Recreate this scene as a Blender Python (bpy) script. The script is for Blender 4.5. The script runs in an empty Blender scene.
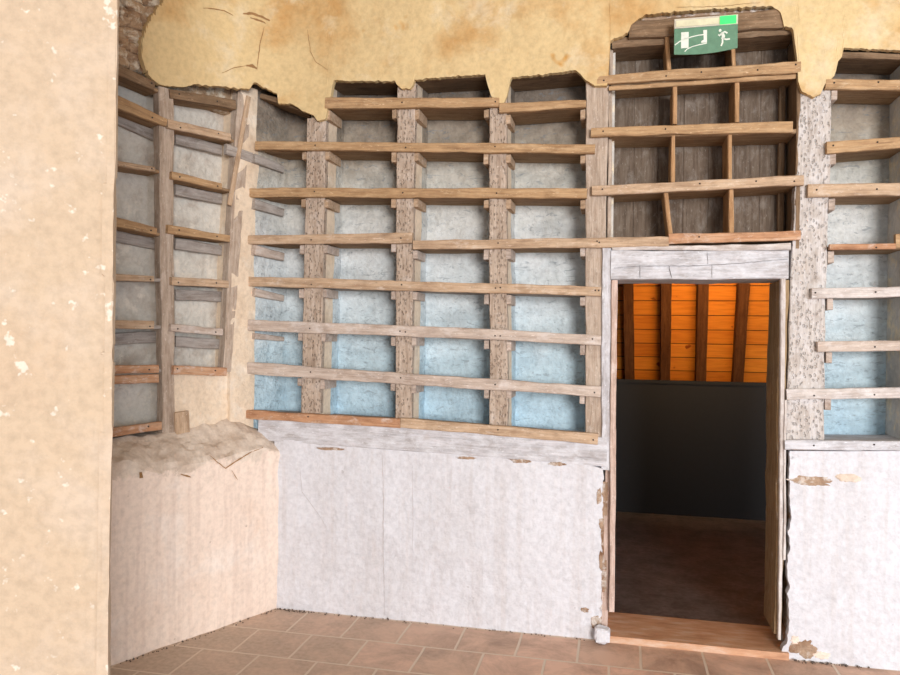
import bpy, math, random
from mathutils import Vector, Matrix, noise
random.seed(7)
SC = bpy.context.scene
COL = SC.collection
F = 750.0                      # focal length in pixels of the 900 x 675 frame
ROLL = 0.013
EYE = 1.6
R2 = random.Random(3)

# ------------------------------------------------------------------ helpers
def ray(px, py):
    u = (px-450)/F; v = (337.5-py)/F
    ca, sa = math.cos(ROLL), math.sin(ROLL)
    return Vector((u*ca-v*sa, 1.0, u*sa+v*ca))
def floor_pt(px, py, z=0.0):
    r = ray(px, py); t = (z-EYE)/r.z
    return Vector((r.x*t, r.y*t))
def project(p):
    ca, sa = math.cos(ROLL), math.sin(ROLL)
    x, z = p[0]/p[1], (p[2]-EYE)/p[1]
    return 450+F*(x*ca+z*sa), 337.5-F*(-x*sa+z*ca)

class Frame:
    """a wall's own axes: s along it, d into it, z up"""
    def __init__(self, o, x):
        self.o = Vector(o); self.x = Vector(x).normalized()
        self.y = Vector((-self.x.y, self.x.x))
        self.ang = math.atan2(self.x.y, self.x.x)
    def hit(self, px, py, d=0.0):
        r = ray(px, py)
        t = ((self.o+self.y*d).dot(self.y))/(r.x*self.y.x+r.y*self.y.y)
        p = Vector((r.x*t, r.y*t))
        return (p-self.o).dot(self.x), EYE+r.z*t
    def w(self, s, d, z):
        p = self.o+self.x*s+self.y*d
        return Vector((p.x, p.y, z))
    def s_at(self, px, py=300, d=0.0): return self.hit(px, py, d)[0]
    def z_at(self, px, py, d=0.0): return self.hit(px, py, d)[1]

A = floor_pt(277, 608); B = floor_pt(890, 669); L0 = floor_pt(113, 665)
M = Frame(A, B-A)                         # the wall with the doorway
LL = Frame(A, A-L0)                       # lower part of the left wall
s248 = M.s_at(250, 300)
LU = Frame(M.w(s248, 0, 0).xy, A-L0)      # upper part of the left wall, set back

def lin(c):
    return tuple((x/255/12.92 if x/255 <= .04045 else ((x/255+.055)/1.055)**2.4) for x in c)+(1,)

def mesh_obj(name, verts, faces, mat, parent=None, loc=(0, 0, 0), rot=(0, 0, 0), smooth=False):
    me = bpy.data.meshes.new(name); me.from_pydata([tuple(v) for v in verts], [], faces); me.update()
    if smooth:
        for p in me.polygons: p.use_smooth = True
    o = bpy.data.objects.new(name, me); COL.objects.link(o)
    if mat: me.materials.append(mat)
    o.location = loc; o.rotation_euler = rot
    if parent: o.parent = parent
    return o
def thing(name, label, cat, loc, rz=0, group=None):
    o = bpy.data.objects.new(name, None); COL.objects.link(o); o.empty_display_size = .1
    o.location = loc; o.rotation_euler = (0, 0, rz); o['label'] = label; o['category'] = cat
    if group: o['group'] = group
    return o
def tag(o, label, cat, group=None):
    o['label'] = label; o['category'] = cat
    if group: o['group'] = group
    return o
def struct(o): o['kind'] = 'structure'; return o

def box_vf(a, b, V=None, Fc=None):
    V = [] if V is None else V; Fc = [] if Fc is None else Fc
    n = len(V)
    for z in (a[2], b[2]):
        for x, y in ((a[0], a[1]), (b[0], a[1]), (b[0], b[1]), (a[0], b[1])): V.append((x, y, z))
    for f in ((3, 2, 1, 0), (4, 5, 6, 7), (0, 1, 5, 4), (1, 2, 6, 5), (2, 3, 7, 6), (3, 0, 4, 7)):
        Fc.append(tuple(n+i for i in f))
    return V, Fc
def fbox(name, fr, a, b, mat, parent=None):
    """box a..b given in a frame's (s, d, z), as a world-space mesh or a child in the same frame"""
    V, Fc = box_vf(a, b)
    if parent is None: V = [fr.w(*v) for v in V]
    return mesh_obj(name, V, Fc, mat, parent)

def nz(x, y, z, seed=0): return noise.noise(Vector((x+seed*7.31, y-seed*3.7, z+seed*1.9)))

def plank(name, parent, mat, p0, p1, h0, h1, t, wob=.003, base=(0, 0, 0), seg=.04, tw=0, sag=0):
    """sawn board: p0, p1 = centre of its front face at both ends (frame s, d, z); h = face height; t = depth"""
    ds, dd, dz = (p1[i]-p0[i] for i in range(3))
    L = math.hypot(ds, dz); n = max(2, int(L/seg)); sd = R2.random()*50
    V, Fc = [], []
    for i in range(n+1):
        x = L*i/n; f = i/n; h = h0+(h1-h0)*f
        a = nz(x*6, sd, 0)*wob+nz(x*22, sd, 3)*wob*.5; b = nz(x*6, sd, 9)*wob+nz(x*25, sd, 5)*wob*.5
        yf = nz(x*5, sd, 17)*wob*.6+dd*f; zs = nz(x*1.2, sd, 30)*wob*1.3+sag*math.sin(math.pi*f)
        c = min(.004, h*.2, t*.2)
        c1 = c*(1+nz(x*30, sd, 40)*.9); c2 = c*(1+nz(x*30, sd, 44)*.9)
        top, bot = h/2+a+zs, -h/2+b+zs
        ex = 0
        if i in (0, n): ex = .002
        for y, z in ((yf+c2, bot), (yf, bot+c2), (yf, top-c1), (yf+c1, top), (t-c+dd*f, top), (t+dd*f, top-c), (t+dd*f, bot+c), (t-c+dd*f, bot)):
            V.append((x+ex*nz(y*40, z*60, sd), y, z))
    for i in range(n):
        for k in range(8):
            a, b = i*8+k, i*8+(k+1) % 8
            Fc.append((a, b, b+8, a+8))
    Fc.append(tuple(reversed(range(8)))); Fc.append(tuple(n*8+k for k in range(8)))
    Fc = [tuple(reversed(f)) for f in Fc]
    return mesh_obj(name, V, Fc, mat, parent, (p0[0]-base[0], p0[1]-base[1], p0[2]-base[2]), (0, -math.atan2(dz, ds), 0))

NAIL = None
def nail(parent, x, y, z):
    global NAIL
    if NAIL is None:
        V = [(0, -.0035, 0)]+[(.0045*math.cos(k*math.pi/4), 0, .0045*math.sin(k*math.pi/4)) for k in range(8)]
        V += [(v[0], .004, v[2]) for v in V[1:9]]
        Fc = [(0, 1+k, 1+(k+1) % 8) for k in range(8)]+[(1+k, 9+k, 9+(k+1) % 8, 1+(k+1) % 8) for k in range(8)]
        NAIL = mesh_obj('nail', V, Fc, MT['nail']); o = NAIL
    else:
        o = NAIL.copy(); COL.objects.link(o)
    o.parent = parent; o.location = (x, y, z)
    return o

def sheet(name, pos, t0, t1, nt, zlo, zhi, nv, thick, mat, amp=.006, keep=None, parent=None, fade=0, rag=0):
    """plaster skin along pos(t) -> (plan point, inward normal); uneven face, ragged rim, real thickness"""
    V, idx, back, Fc = [], {}, {}, []
    def vert(i, j):
        t = t0(j/nv) + (t1(j/nv)-t0(j/nv))*i/nt
        p, n = pos(t); a, b = zlo(t), zhi(t); z = a+(b-a)*j/nv
        q = amp*(nz(p.x*2.3, p.y*2.3, z*2.3)+.5*nz(p.x*7, p.y*7, z*7)+.25*nz(p.x*22, p.y*22, z*22))
        return p, n, z, q
    ok = set()
    for i in range(nt):
        for j in range(nv):
            p, n, z, q = vert(i, j)
            if keep is None or keep(p, z): ok.add((i, j))
    def get(d, i, j, off):
        if (i, j) not in d:
            p, n, z, q = vert(i, j)
            pp = p+n*(off+(q if off == 0 else 0)); d[(i, j)] = len(V); V.append((pp.x, pp.y, z))
        return d[(i, j)]
    for (i, j) in ok:
        a, b, c, e = [get(idx, *k, 0) for k in ((i, j), (i+1, j), (i+1, j+1), (i, j+1))]
        Fc.append((a, b, c, e))
        A_, B_, C_, E_ = [get(back, *k, thick) for k in ((i, j), (i+1, j), (i+1, j+1), (i, j+1))]
        Fc.append((E_, C_, B_, A_))
        if (i, j-1) not in ok: Fc.append((b, a, A_, B_))
        if (i, j+1) not in ok: Fc.append((e, c, C_, E_))
        if (i-1, j) not in ok: Fc.append((a, e, E_, A_))
        if (i+1, j) not in ok: Fc.append((c, b, B_, C_))
    return mesh_obj(name, V, Fc, mat, parent, smooth=False)

def interp(pts):
    def f(x):
        if x <= pts[0][0]: return pts[0][1]
        for (a, b), (c, d) in zip(pts, pts[1:]):
            if x <= c: return b+(d-b)*(x-a)/max(1e-6, c-a)
        return pts[-1][1]
    return f

# ------------------------------------------------------------------ materials
MT = {}
def mat_new(name):
    m = bpy.data.materials.new(name); m.use_nodes = True
    nt = m.node_tree; nt.nodes.clear()
    out = nt.nodes.new('ShaderNodeOutputMaterial'); b = nt.nodes.new('ShaderNodeBsdfPrincipled')
    nt.links.new(b.outputs[0], out.inputs[0])
    return m, nt, b
def N(nt, typ, **kw):
    n = nt.nodes.new(typ)
    for k, v in kw.items():
        if k in n.inputs: n.inputs[k].default_value = v
        else: setattr(n, k, v)
    return n
def coords(nt, scale=(1, 1, 1), rnd=True, loc=(0, 0, 0)):
    tc = N(nt, 'ShaderNodeTexCoord'); mp = N(nt, 'ShaderNodeMapping'); mp.inputs['Scale'].default_value = scale
    mp.inputs['Location'].default_value = loc
    if rnd:
        oi = N(nt, 'ShaderNodeObjectInfo'); mu = N(nt, 'ShaderNodeMath', operation='MULTIPLY'); mu.inputs[1].default_value = 37.0
        nt.links.new(oi.outputs['Random'], mu.inputs[0])
        ad = N(nt, 'ShaderNodeVectorMath', operation='ADD')
        nt.links.new(tc.outputs['Object'], ad.inputs[0]); nt.links.new(mu.outputs[0], ad.inputs[1])
        nt.links.new(ad.outputs[0], mp.inputs['Vector'])
    else: nt.links.new(tc.outputs['Object'], mp.inputs['Vector'])
    return mp.outputs[0]
def ramp(nt, src, stops):
    r = N(nt, 'ShaderNodeValToRGB'); e = r.color_ramp.elements
    while len(e) < len(stops): e.new(.5)
    for el, (p, c) in zip(e, stops):
        el.position = p; el.color = c if len(c) == 4 else lin(c)
    nt.links.new(src, r.inputs[0]); return r.outputs[0]
def noisef(nt, vec, scale, detail=4, rough=.55, dist=0):
    n = N(nt, 'ShaderNodeTexNoise'); n.inputs['Scale'].default_value = scale; n.inputs['Detail'].default_value = detail
    n.inputs['Roughness'].default_value = rough; n.inputs['Distortion'].default_value = dist
    nt.links.new(vec, n.inputs['Vector']); return n.outputs[0]
def mix(nt, fac, a, b, mode='MIX'):
    m = N(nt, 'ShaderNodeMix', data_type='RGBA', blend_type=mode)
    if isinstance(fac, (int, float)): m.inputs[0].default_value = fac
    else: nt.links.new(fac, m.inputs[0])
    for i, s in ((6, a), (7, b)):
        if isinstance(s, tuple): m.inputs[i].default_value = s if len(s) == 4 else lin(s)
        else: nt.links.new(s, m.inputs[i])
    return m.outputs[2]
def bump(nt, b, hs, dist=.01):
    prev = None
    for h, st, di in hs:
        bn = N(nt, 'ShaderNodeBump'); bn.inputs['Strength'].default_value = st; bn.inputs['Distance'].default_value = di
        nt.links.new(h, bn.inputs['Height'])
        if prev: nt.links.new(prev, bn.inputs['Normal'])
        prev = bn.outputs[0]
    nt.links.new(prev, b.inputs['Normal'])
W1 = (1, 1, 1, 1); K0 = (0, 0, 0, 1)

def wood(name, c1, c2, c3, wash=(215, 208, 205), w0=.62, w1=.75, hack=0.0, rough=.85):
    """weathered board: grain runs along the object's own x; patches of old limewash; hack = adze pocks"""
    m, nt, b = mat_new(name)
    v = coords(nt, (1.6, 22, 22)); g = noisef(nt, v, 2.2, 6, .65, .4)
    col = ramp(nt, g, [(.28, c1), (.5, c2), (.72, c3)])
    v3 = coords(nt, (5, 70, 70)); fine = noisef(nt, v3, 2, 3)
    col = mix(nt, .22, col, ramp(nt, fine, [(.35, (110, 92, 76)), (.62, W1)]), 'MULTIPLY')
    bl = noisef(nt, coords(nt, (4, 9, 9)), 2.2, 5, .65); col = mix(nt, .5, col, ramp(nt, bl, [(.3, (176, 160, 146)), (.55, W1), (.72, (235, 225, 215))]), 'MULTIPLY')
    ch = noisef(nt, coords(nt, (14, 40, 40)), 2.6, 6, .75); col = mix(nt, ramp(nt, ch, [(.60, K0), (.66, (.75, .75, .75, 1))]), col, tuple(min(245, int(x*.5+wash[i]*.55)) for i, x in enumerate(c3)))
    dk = noisef(nt, coords(nt, (9, 60, 60)), 2.1, 5, .75); col = mix(nt, ramp(nt, dk, [(.62, K0), (.68, (.55, .55, .55, 1))]), col, tuple(int(x*.55) for x in c1))
    v2 = coords(nt, (3, 5, 5)); wn = noisef(nt, v2, 3.0, 6, .7, .3)
    col = mix(nt, ramp(nt, wn, [(w0, K0), (w1, (.62, .62, .62, 1))]), col, wash)
    hs = [(g, .6, .005), (fine, .4, .002), (ch, .5, .004)]
    if hack:
        v4 = coords(nt, (24, 20, 40)); mpn = v4.node; mpn.inputs['Rotation'].default_value = (0, .6, 0)
        vr = N(nt, 'ShaderNodeTexVoronoi', feature='F1'); vr.inputs['Scale'].default_value = 1.7
        wv = noisef(nt, v4, .6, 2); vm = N(nt, 'ShaderNodeVectorMath', operation='ADD')
        nt.links.new(v4, vm.inputs[0]); nt.links.new(wv, vm.inputs[1]); nt.links.new(vm.outputs[0], vr.inputs['Vector'])
        pk = ramp(nt, vr.outputs['Distance'], [(.20, W1), (.40, K0)])
        pf = N(nt, 'ShaderNodeMath', operation='MULTIPLY'); pm = N(nt, 'ShaderNodeMath', operation='MULTIPLY'); nt.links.new(pk, pm.inputs[0]); nt.links.new(ramp(nt, noisef(nt, v, 1.4, 2), [(.38, K0), (.6, W1)]), pm.inputs[1]); nt.links.new(pm.outputs[0], pf.inputs[0]); pf.inputs[1].default_value = hack
        col = mix(nt, pf.outputs[0], col, tuple(int(x*.72) for x in c1))
        inv = N(nt, 'ShaderNodeMath', operation='SUBTRACT'); inv.inputs[0].default_value = 1; nt.links.new(pk, inv.inputs[1])
        hs.append((inv.outputs[0], .8, .008))
    nt.links.new(col, b.inputs['Base Color']); b.inputs['Roughness'].default_value = rough
    b.inputs['Specular IOR Level'].default_value = .2
    bump(nt, b, hs); MT[name] = m; return m

def plaster(name, base, stain, pale, s0=.55, s1=.75, p0=.55, p1=.72, scale=1.6, bs=.5, extra=None, streak=None, spots=None, above=None):
    m, nt, b = mat_new(name)
    v = coords(nt, rnd=False)
    n1 = noisef(nt, v, scale, 5, .6, .2); n2 = noisef(nt, coords(nt, rnd=False, loc=(5, 9, 2)), scale*1.7, 6, .65, .2)
    n3 = noisef(nt, v, 38, 5, .6); n4 = noisef(nt, v, 9, 5, .6)
    col = mix(nt, ramp(nt, n1, [(s0, K0), (s1, W1)]), base, stain)
    col = mix(nt, ramp(nt, n2, [(p0, K0), (p1, W1)]), col, pale)
    if streak:
        vs = coords(nt, (26, 26, 1.0), rnd=False); sn = noisef(nt, vs, 1, 3)
        k = ramp(nt, sn, [(.48, K0), (.75, (.5, .5, .5, 1))]); col = mix(nt, k, col, streak)
    if spots:
        sc, th, c = spots
        sp = noisef(nt, v, sc, 3, .6); col = mix(nt, ramp(nt, sp, [(th, K0), (th+.05, W1)]), col, c)
    if extra:                                   # wall colour by height, blue limewash low, dark brown at the top: (z, colour) stops
        tc = N(nt, 'ShaderNodeTexCoord'); sx = N(nt, 'ShaderNodeSeparateXYZ'); nt.links.new(tc.outputs['Object'], sx.inputs[0])
        ad = N(nt, 'ShaderNodeMath', operation='MULTIPLY_ADD'); ad.inputs[1].default_value = .45
        nt.links.new(n4, ad.inputs[0]); nt.links.new(sx.outputs['Z'], ad.inputs[2])
        mr = N(nt, 'ShaderNodeMapRange'); mr.inputs['From Min'].default_value = extra[0]+.225; mr.inputs['From Max'].default_value = extra[1]+.225
        nt.links.new(ad.outputs[0], mr.inputs['Value'])
        height_col = ramp(nt, mr.outputs[0], extra[2]); col = mix(nt, .88, col, height_col)
        v5 = coords(nt, (10, 10, 26), rnd=False); d5 = noisef(nt, v5, 1.6, 6, .7, 1.0)
        col = mix(nt, ramp(nt, d5, [(.56, K0), (.64, (.5, .5, .5, 1))]), col, (128, 140, 150))
        d6 = noisef(nt, coords(nt, (3, 3, 7), rnd=False), 1.3, 4, .6); col = mix(nt, .5, col, ramp(nt, d6, [(.35, (186, 190, 192)), (.6, W1)]), 'MULTIPLY')
    if above:                                   # broken, bare plaster above a ragged line
        tc = N(nt, 'ShaderNodeTexCoord'); sx = N(nt, 'ShaderNodeSeparateXYZ'); nt.links.new(tc.outputs['Object'], sx.inputs[0])
        ad = N(nt, 'ShaderNodeMath', operation='MULTIPLY_ADD'); ad.inputs[1].default_value = .4
        nt.links.new(noisef(nt, v, 5, 6, .7), ad.inputs[0]); nt.links.new(sx.outputs['Z'], ad.inputs[2])
        mr = N(nt, 'ShaderNodeMapRange'); mr.inputs['From Min'].default_value = above[0]+.2; mr.inputs['From Max'].default_value = above[0]+.225
        nt.links.new(ad.outputs[0], mr.inputs['Value'])
        bare = mix(nt, ramp(nt, noisef(nt, v, 6, 6, .7), [(.42, K0), (.6, W1)]), above[1], above[2])
        col = mix(nt, mr.outputs[0], col, bare)
    nt.links.new(mix(nt, .22, col, ramp(nt, n3, [(.3, (150, 150, 150)), (.6, W1)]), 'MULTIPLY'), b.inputs['Base Color'])
    b.inputs['Roughness'].default_value = .92; b.inputs['Specular IOR Level'].default_value = .12
    bump(nt, b, [(n4, bs*.7, .03), (n3, bs*.7, .008)])
    MT[name] = m; return m
def plain(name, c, rough=.7, emit=None, es=1, **kw):
    m, nt, b = mat_new(name)
    v = coords(nt); n = noisef(nt, v, 30, 3)
    nt.links.new(mix(nt, .25, c, ramp(nt, n, [(.3, (140, 140, 140)), (.65, W1)]), 'MULTIPLY'), b.inputs['Base Color'])
    b.inputs['Roughness'].default_value = rough
    if emit: b.inputs['Emission Color'].default_value = lin(emit); b.inputs['Emission Strength'].default_value = es
    for k, vv in kw.items(): b.inputs[k.replace('_', ' ')].default_value = vv
    MT[name] = m; return m

wood('rail_warm', (160, 128, 98), (192, 158, 120), (208, 178, 142), (222, 204, 176), .60, .74)
wood('rail_mid', (172, 146, 122), (204, 176, 148), (216, 194, 170), (226, 214, 202), .56, .72)
wood('rail_pale', (178, 160, 148), (206, 190, 178), (218, 206, 196), (230, 224, 222), .52, .72)
wood('rail_rust', (178, 132, 102), (200, 154, 120), (212, 178, 150), (226, 214, 206), .54, .68)
wood('rail_white', (186, 176, 172), (216, 208, 204), (228, 222, 218), (236, 234, 236), .50, .7)
wood('board', (138, 112, 86), (164, 136, 106), (182, 156, 126), (200, 186, 168), .62, .8)
wood('board_grey', (150, 142, 136), (180, 172, 166), (194, 186, 180), (208, 204, 202), .58, .75)
wood('post', (168, 148, 132), (196, 178, 162), (208, 192, 178), (222, 212, 206), .56, .74, hack=.42)
wood('post_white', (184, 174, 168), (206, 199, 194), (216, 211, 210), (224, 222, 224), .48, .66, hack=.5)
wood('post_smooth', (164, 146, 130), (194, 176, 160), (208, 194, 180), (220, 210, 202), .56, .74)
wood('beam_white', (184, 184, 190), (208, 208, 214), (220, 220, 228), (232, 235, 242), .46, .68)
wood('dark_back', (100, 86, 74), (122, 107, 94), (142, 129, 116), (170, 163, 156), .50, .75)
wood('lath', (164, 126, 90), (192, 152, 112), (206, 172, 136), (218, 198, 172), .62, .78)
wood('jamb_pink', (190, 164, 150), (214, 190, 178), (224, 204, 194), (232, 222, 218), .55, .7)
wood('jamb_brown', (140, 116, 88), (170, 146, 114), (188, 166, 136), (204, 194, 180), .6, .74)
wood('rafter', (84, 50, 26), (104, 64, 34), (120, 78, 44), (124, 84, 50), .8, .9)
wood('old_dark', (112, 92, 74), (142, 118, 94), (162, 136, 110), (176, 156, 134), .62, .8)

YST = [(.0, (196, 228, 246)), (.2, (212, 235, 246)), (.36, (228, 239, 244)), (.55, (232, 234, 234)), (.74, (222, 218, 208)), (.86, (176, 160, 140)), (1, (120, 100, 80))]
plaster('niche', (196, 208, 214), (170, 180, 184), (214, 222, 226), bs=1.5, extra=(1.05, 3.0, YST))
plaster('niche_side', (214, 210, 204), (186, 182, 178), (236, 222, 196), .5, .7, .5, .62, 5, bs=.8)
plaster('niche_left', (220, 215, 206), (190, 178, 166), (236, 228, 216), .5, .66, .56, .66, 5, bs=1.0)
plaster('yellow', (220, 196, 150), (202, 162, 108), (226, 210, 178), .50, .68, .52, .70, 2.1, bs=.35, spots=(4, .66, (206, 158, 92)))
plaster('white', (220, 221, 228), (208, 206, 210), (230, 232, 240), .5, .9, .5, .9, bs=.6, spots=(11, .72, (180, 178, 182)), streak=(206, 200, 200))
plaster('pink', (240, 222, 208), (228, 204, 186), (244, 233, 224), bs=.4, spots=(11, .72, (190, 170, 156)), streak=(210, 188, 176), above=(.90, (206, 188, 172), (230, 216, 202)))
plaster('ledge_old', (196, 178, 160), (150, 132, 116), (218, 202, 186), .46, .64, .55, .7, 4, bs=1.0)
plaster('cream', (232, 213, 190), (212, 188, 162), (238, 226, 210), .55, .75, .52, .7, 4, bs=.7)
plaster('pier', (194, 174, 151), (190, 166, 142), (199, 182, 164), .5, .75, .5, .7, 1.8, bs=.3, spots=(20, .64, (218, 208, 194)))
plaster('rubble', (184, 156, 128), (150, 120, 94), (220, 206, 186), .45, .62, .5, .6, 9, bs=1.4)
plaster('core', (176, 150, 128), (140, 108, 84), (214, 204, 196), .45, .62, .5, .62, 9, bs=1.4)
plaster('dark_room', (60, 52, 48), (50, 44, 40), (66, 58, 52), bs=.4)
plain('nail', (52, 44, 40), .6)
plain('crack', (160, 122, 80), .9)
plain('crack_grey', (186, 178, 178), .9)
plain('gap_soft', (110, 106, 106), .9)
plain('gap', (30, 24, 20), .9)
plain('panel_black', (17, 19, 25), .7)
plain('sign_green', (104, 146, 122), .25)
plain('sign_white', (226, 232, 222), .4, emit=(225, 240, 225), es=.04)
plain('sign_cream', (226, 222, 190), .4)
plain('sign_lamp', (60, 190, 110), .4, emit=(30, 220, 90), es=.75)
plain('sign_case', (206, 200, 184), .5)
plain('debris', (96, 84, 76), .9)

def floor_mat():
    m, nt, b = mat_new('terracotta')
    tc = N(nt, 'ShaderNodeTexCoord'); mp = N(nt, 'ShaderNodeMapping')
    mp.inputs['Location'].default_value = (0.10, .004, 0)
    nt.links.new(tc.outputs['Object'], mp.inputs['Vector'])
    wn = N(nt, 'ShaderNodeTexNoise'); wn.inputs['Scale'].default_value = 3
    nt.links.new(mp.outputs[0], wn.inputs['Vector'])
    wm = N(nt, 'ShaderNodeVectorMath', operation='MULTIPLY_ADD'); wm.inputs[1].default_value = (.012, .012, 0)
    nt.links.new(wn.outputs['Color'], wm.inputs[0]); nt.links.new(mp.outputs[0], wm.inputs[2])
    br = N(nt, 'ShaderNodeTexBrick', offset=.5)
    for k, v in (('Scale', 1), ('Mortar Size', .007), ('Mortar Smooth', .2), ('Bias', 0), ('Brick Width', .31), ('Row Height', .305)): br.inputs[k].default_value = v
    br.inputs['Color1'].default_value = lin((232, 192, 170)); br.inputs['Color2'].default_value = lin((216, 182, 160)); br.inputs['Mortar'].default_value = lin((226, 204, 186))
    nt.links.new(wm.outputs[0], br.inputs['Vector'])
    n = noisef(nt, mp.outputs[0], 3.2, 7, .72, .4); n2 = noisef(nt, mp.outputs[0], 40, 4)
    col = mix(nt, .6, br.outputs['Color'], ramp(nt, n, [(.32, (120, 106, 98)), (.6, W1)]), 'MULTIPLY')
    sx = N(nt, 'ShaderNodeSeparateXYZ'); nt.links.new(tc.outputs['Object'], sx.inputs[0])
    ma = N(nt, 'ShaderNodeMath', operation='MULTIPLY_ADD'); ma.inputs[1].default_value = 1.1; nt.links.new(n, ma.inputs[0]); nt.links.new(sx.outputs['X'], ma.inputs[2])
    dust = ramp(nt, ma.outputs[0], [(.75, (.8, .8, .8, 1)), (1.0, (.32, .32, .32, 1))])   # grime lies towards the left corner
    mr = N(nt, 'ShaderNodeMapRange'); mr.inputs['From Min'].default_value = .4; mr.inputs['From Max'].default_value = 2.2
    nt.links.new(ma.outputs[0], mr.inputs['Value'])
    dust = ramp(nt, mr.outputs[0], [(0, (.75, .75, .75, 1)), (1, (.0, .0, .0, 1))])
    col = mix(nt, dust, col, mix(nt, .4, (202, 184, 166), ramp(nt, n2, [(.3, (150, 140, 130)), (.65, W1)]), 'MULTIPLY'))
    mj = mix(nt, br.outputs['Fac'], col, (218, 200, 182))
    nt.links.new(mj, b.inputs['Base Color']); b.inputs['Roughness'].default_value = .7
    inv = N(nt, 'ShaderNodeMath', operation='SUBTRACT'); inv.inputs[0].default_value = 1; nt.links.new(br.outputs['Fac'], inv.inputs[1])
    bump(nt, b, [(inv.outputs[0], .6, .006), (n, .4, .01), (n2, .3, .003)])
    MT['terracotta'] = m
floor_mat()
def room2_floor():
    m, nt, b = mat_new('back_floor')
    v = coords(nt, rnd=False); n = noisef(nt, v, 6, 6, .7); n2 = noisef(nt, v, 30, 4)
    col = ramp(nt, n, [(.35, (88, 82, 80)), (.6, (118, 110, 108))])
    col = mix(nt, .5, col, ramp(nt, n2, [(.3, (140, 130, 120)), (.65, W1)]), 'MULTIPLY')
    nt.links.new(col, b.inputs['Base Color']); b.inputs['Roughness'].default_value = .55; bump(nt, b, [(n, .4, .01)])
    MT['back_floor'] = m
    m, nt, b = mat_new('pine_boards')
    tc = N(nt, 'ShaderNodeTexCoord'); mp = N(nt, 'ShaderNodeMapping'); nt.links.new(tc.outputs['Object'], mp.inputs['Vector'])
    br = N(nt, 'ShaderNodeTexBrick', offset=.37)
    for k, vv in (('Scale', 1), ('Mortar Size', .004), ('Mortar Smooth', .1), ('Bias', 0), ('Brick Width', 2.6), ('Row Height', .145)): br.inputs[k].default_value = vv
    br.inputs['Color1'].default_value = lin((232, 148, 50)); br.inputs['Color2'].default_value = lin((212, 124, 36)); br.inputs['Mortar'].default_value = lin((60, 26, 8))
    nt.links.new(mp.outputs[0], br.inputs['Vector'])
    g = N(nt, 'ShaderNodeMapping'); g.inputs['Scale'].default_value = (2, 22, 1); nt.links.new(tc.outputs['Object'], g.inputs['Vector'])
    gn = noisef(nt, g.outputs[0], 2, 5, .6, .6)
    k = noisef(nt, mp.outputs[0], 9, 2)
    col = mix(nt, .35, br.outputs['Color'], ramp(nt, gn, [(.35, (190, 130, 80)), (.6, W1)]), 'MULTIPLY')
    col = mix(nt, ramp(nt, k, [(.68, K0), (.74, W1)]), col, (150, 70, 20))
    nt.links.new(col, b.inputs['Base Color']); b.inputs['Roughness'].default_value = .5
    MT['pine_boards'] = m
    m, nt, b = mat_new('threshold')
    v = coords(nt, (2, 8, 8), rnd=False); n = noisef(nt, v, 3, 6, .65)
    nt.links.new(ramp(nt, n, [(.3, (182, 134, 102)), (.5, (206, 160, 126)), (.68, (216, 188, 166))]), b.inputs['Base Color'])
    b.inputs['Roughness'].default_value = .6; bump(nt, b, [(n, .4, .006)]); MT['threshold'] = m
room2_floor()

# ------------------------------------------------------------------ key stations on the door wall
BACK, TH = .26, .34
sA = 0.0
sDL = M.s_at(612, 450); sDR = M.s_at(784, 450)
zSill = M.z_at(450, 453)
sEnd = M.s_at(905, 340)                       # right side of the right-hand recess
sFar = sEnd+.6
zHead = M.z_at(450, 74, BACK*.5)
ZTOP = 4.0
pM = lambda d0: (lambda t: (M.o+M.x*t+M.y*d0, M.y))

# floor
fl = mesh_obj('floor', [(-2.2, -7.2, -.05), (5.4, -7.2, -.05), (5.4, .02, -.05), (-2.2, .02, -.05), (-2.2, -7.2, 0), (5.4, -7.2, 0), (5.4, .02, 0), (-2.2, .02, 0)],
              [(3, 2, 1, 0), (4, 5, 6, 7), (0, 1, 5, 4), (1, 2, 6, 5), (2, 3, 7, 6), (3, 0, 4, 7)], MT['terracotta'],
              loc=(M.o.x, M.o.y, 0), rot=(0, 0, M.ang)); struct(fl)

# ------------------------------------------------------------------ door wall (wall_back)
wb = struct(mesh_obj('wall_back', *(lambda: (
    lambda V, Fc: ([M.w(*v) for v in V], Fc))(*(
        lambda V, Fc: (box_vf((-.5, .03, 0), (sDL-.02, TH, zSill-.12), V, Fc),
                       box_vf((sDR+.05, .03, 0), (sFar, TH, M.z_at(850, 452)), V, Fc),
                       box_vf((sDL-.03, BACK+.035, M.z_at(700, 262)), (sDR+.05, TH+.02, ZTOP-.5), V, Fc),
                       box_vf((-.5, .035, M.z_at(500, 30)), (sFar, TH, ZTOP), V, Fc), (V, Fc))[-1])([], [])))(), MT['core']))
# recess backs
zbk = zSill-.13
def back(name, s0, s1, z0, z1, mat, amp=.008):
    return sheet(name, pM(BACK), lambda v: s0, lambda v: s1, int((s1-s0)/.03), lambda t: z0, lambda t: z1, int((z1-z0)/.03), TH-BACK, mat, amp, parent=wb)
back('niche_back', -.5, M.s_at(600, 300), zbk, ZTOP-.3, MT['niche'], .012)
back('niche_back', M.s_at(800, 300), sFar, M.z_at(850, 455), ZTOP-.3, MT['niche'], .012)
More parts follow.
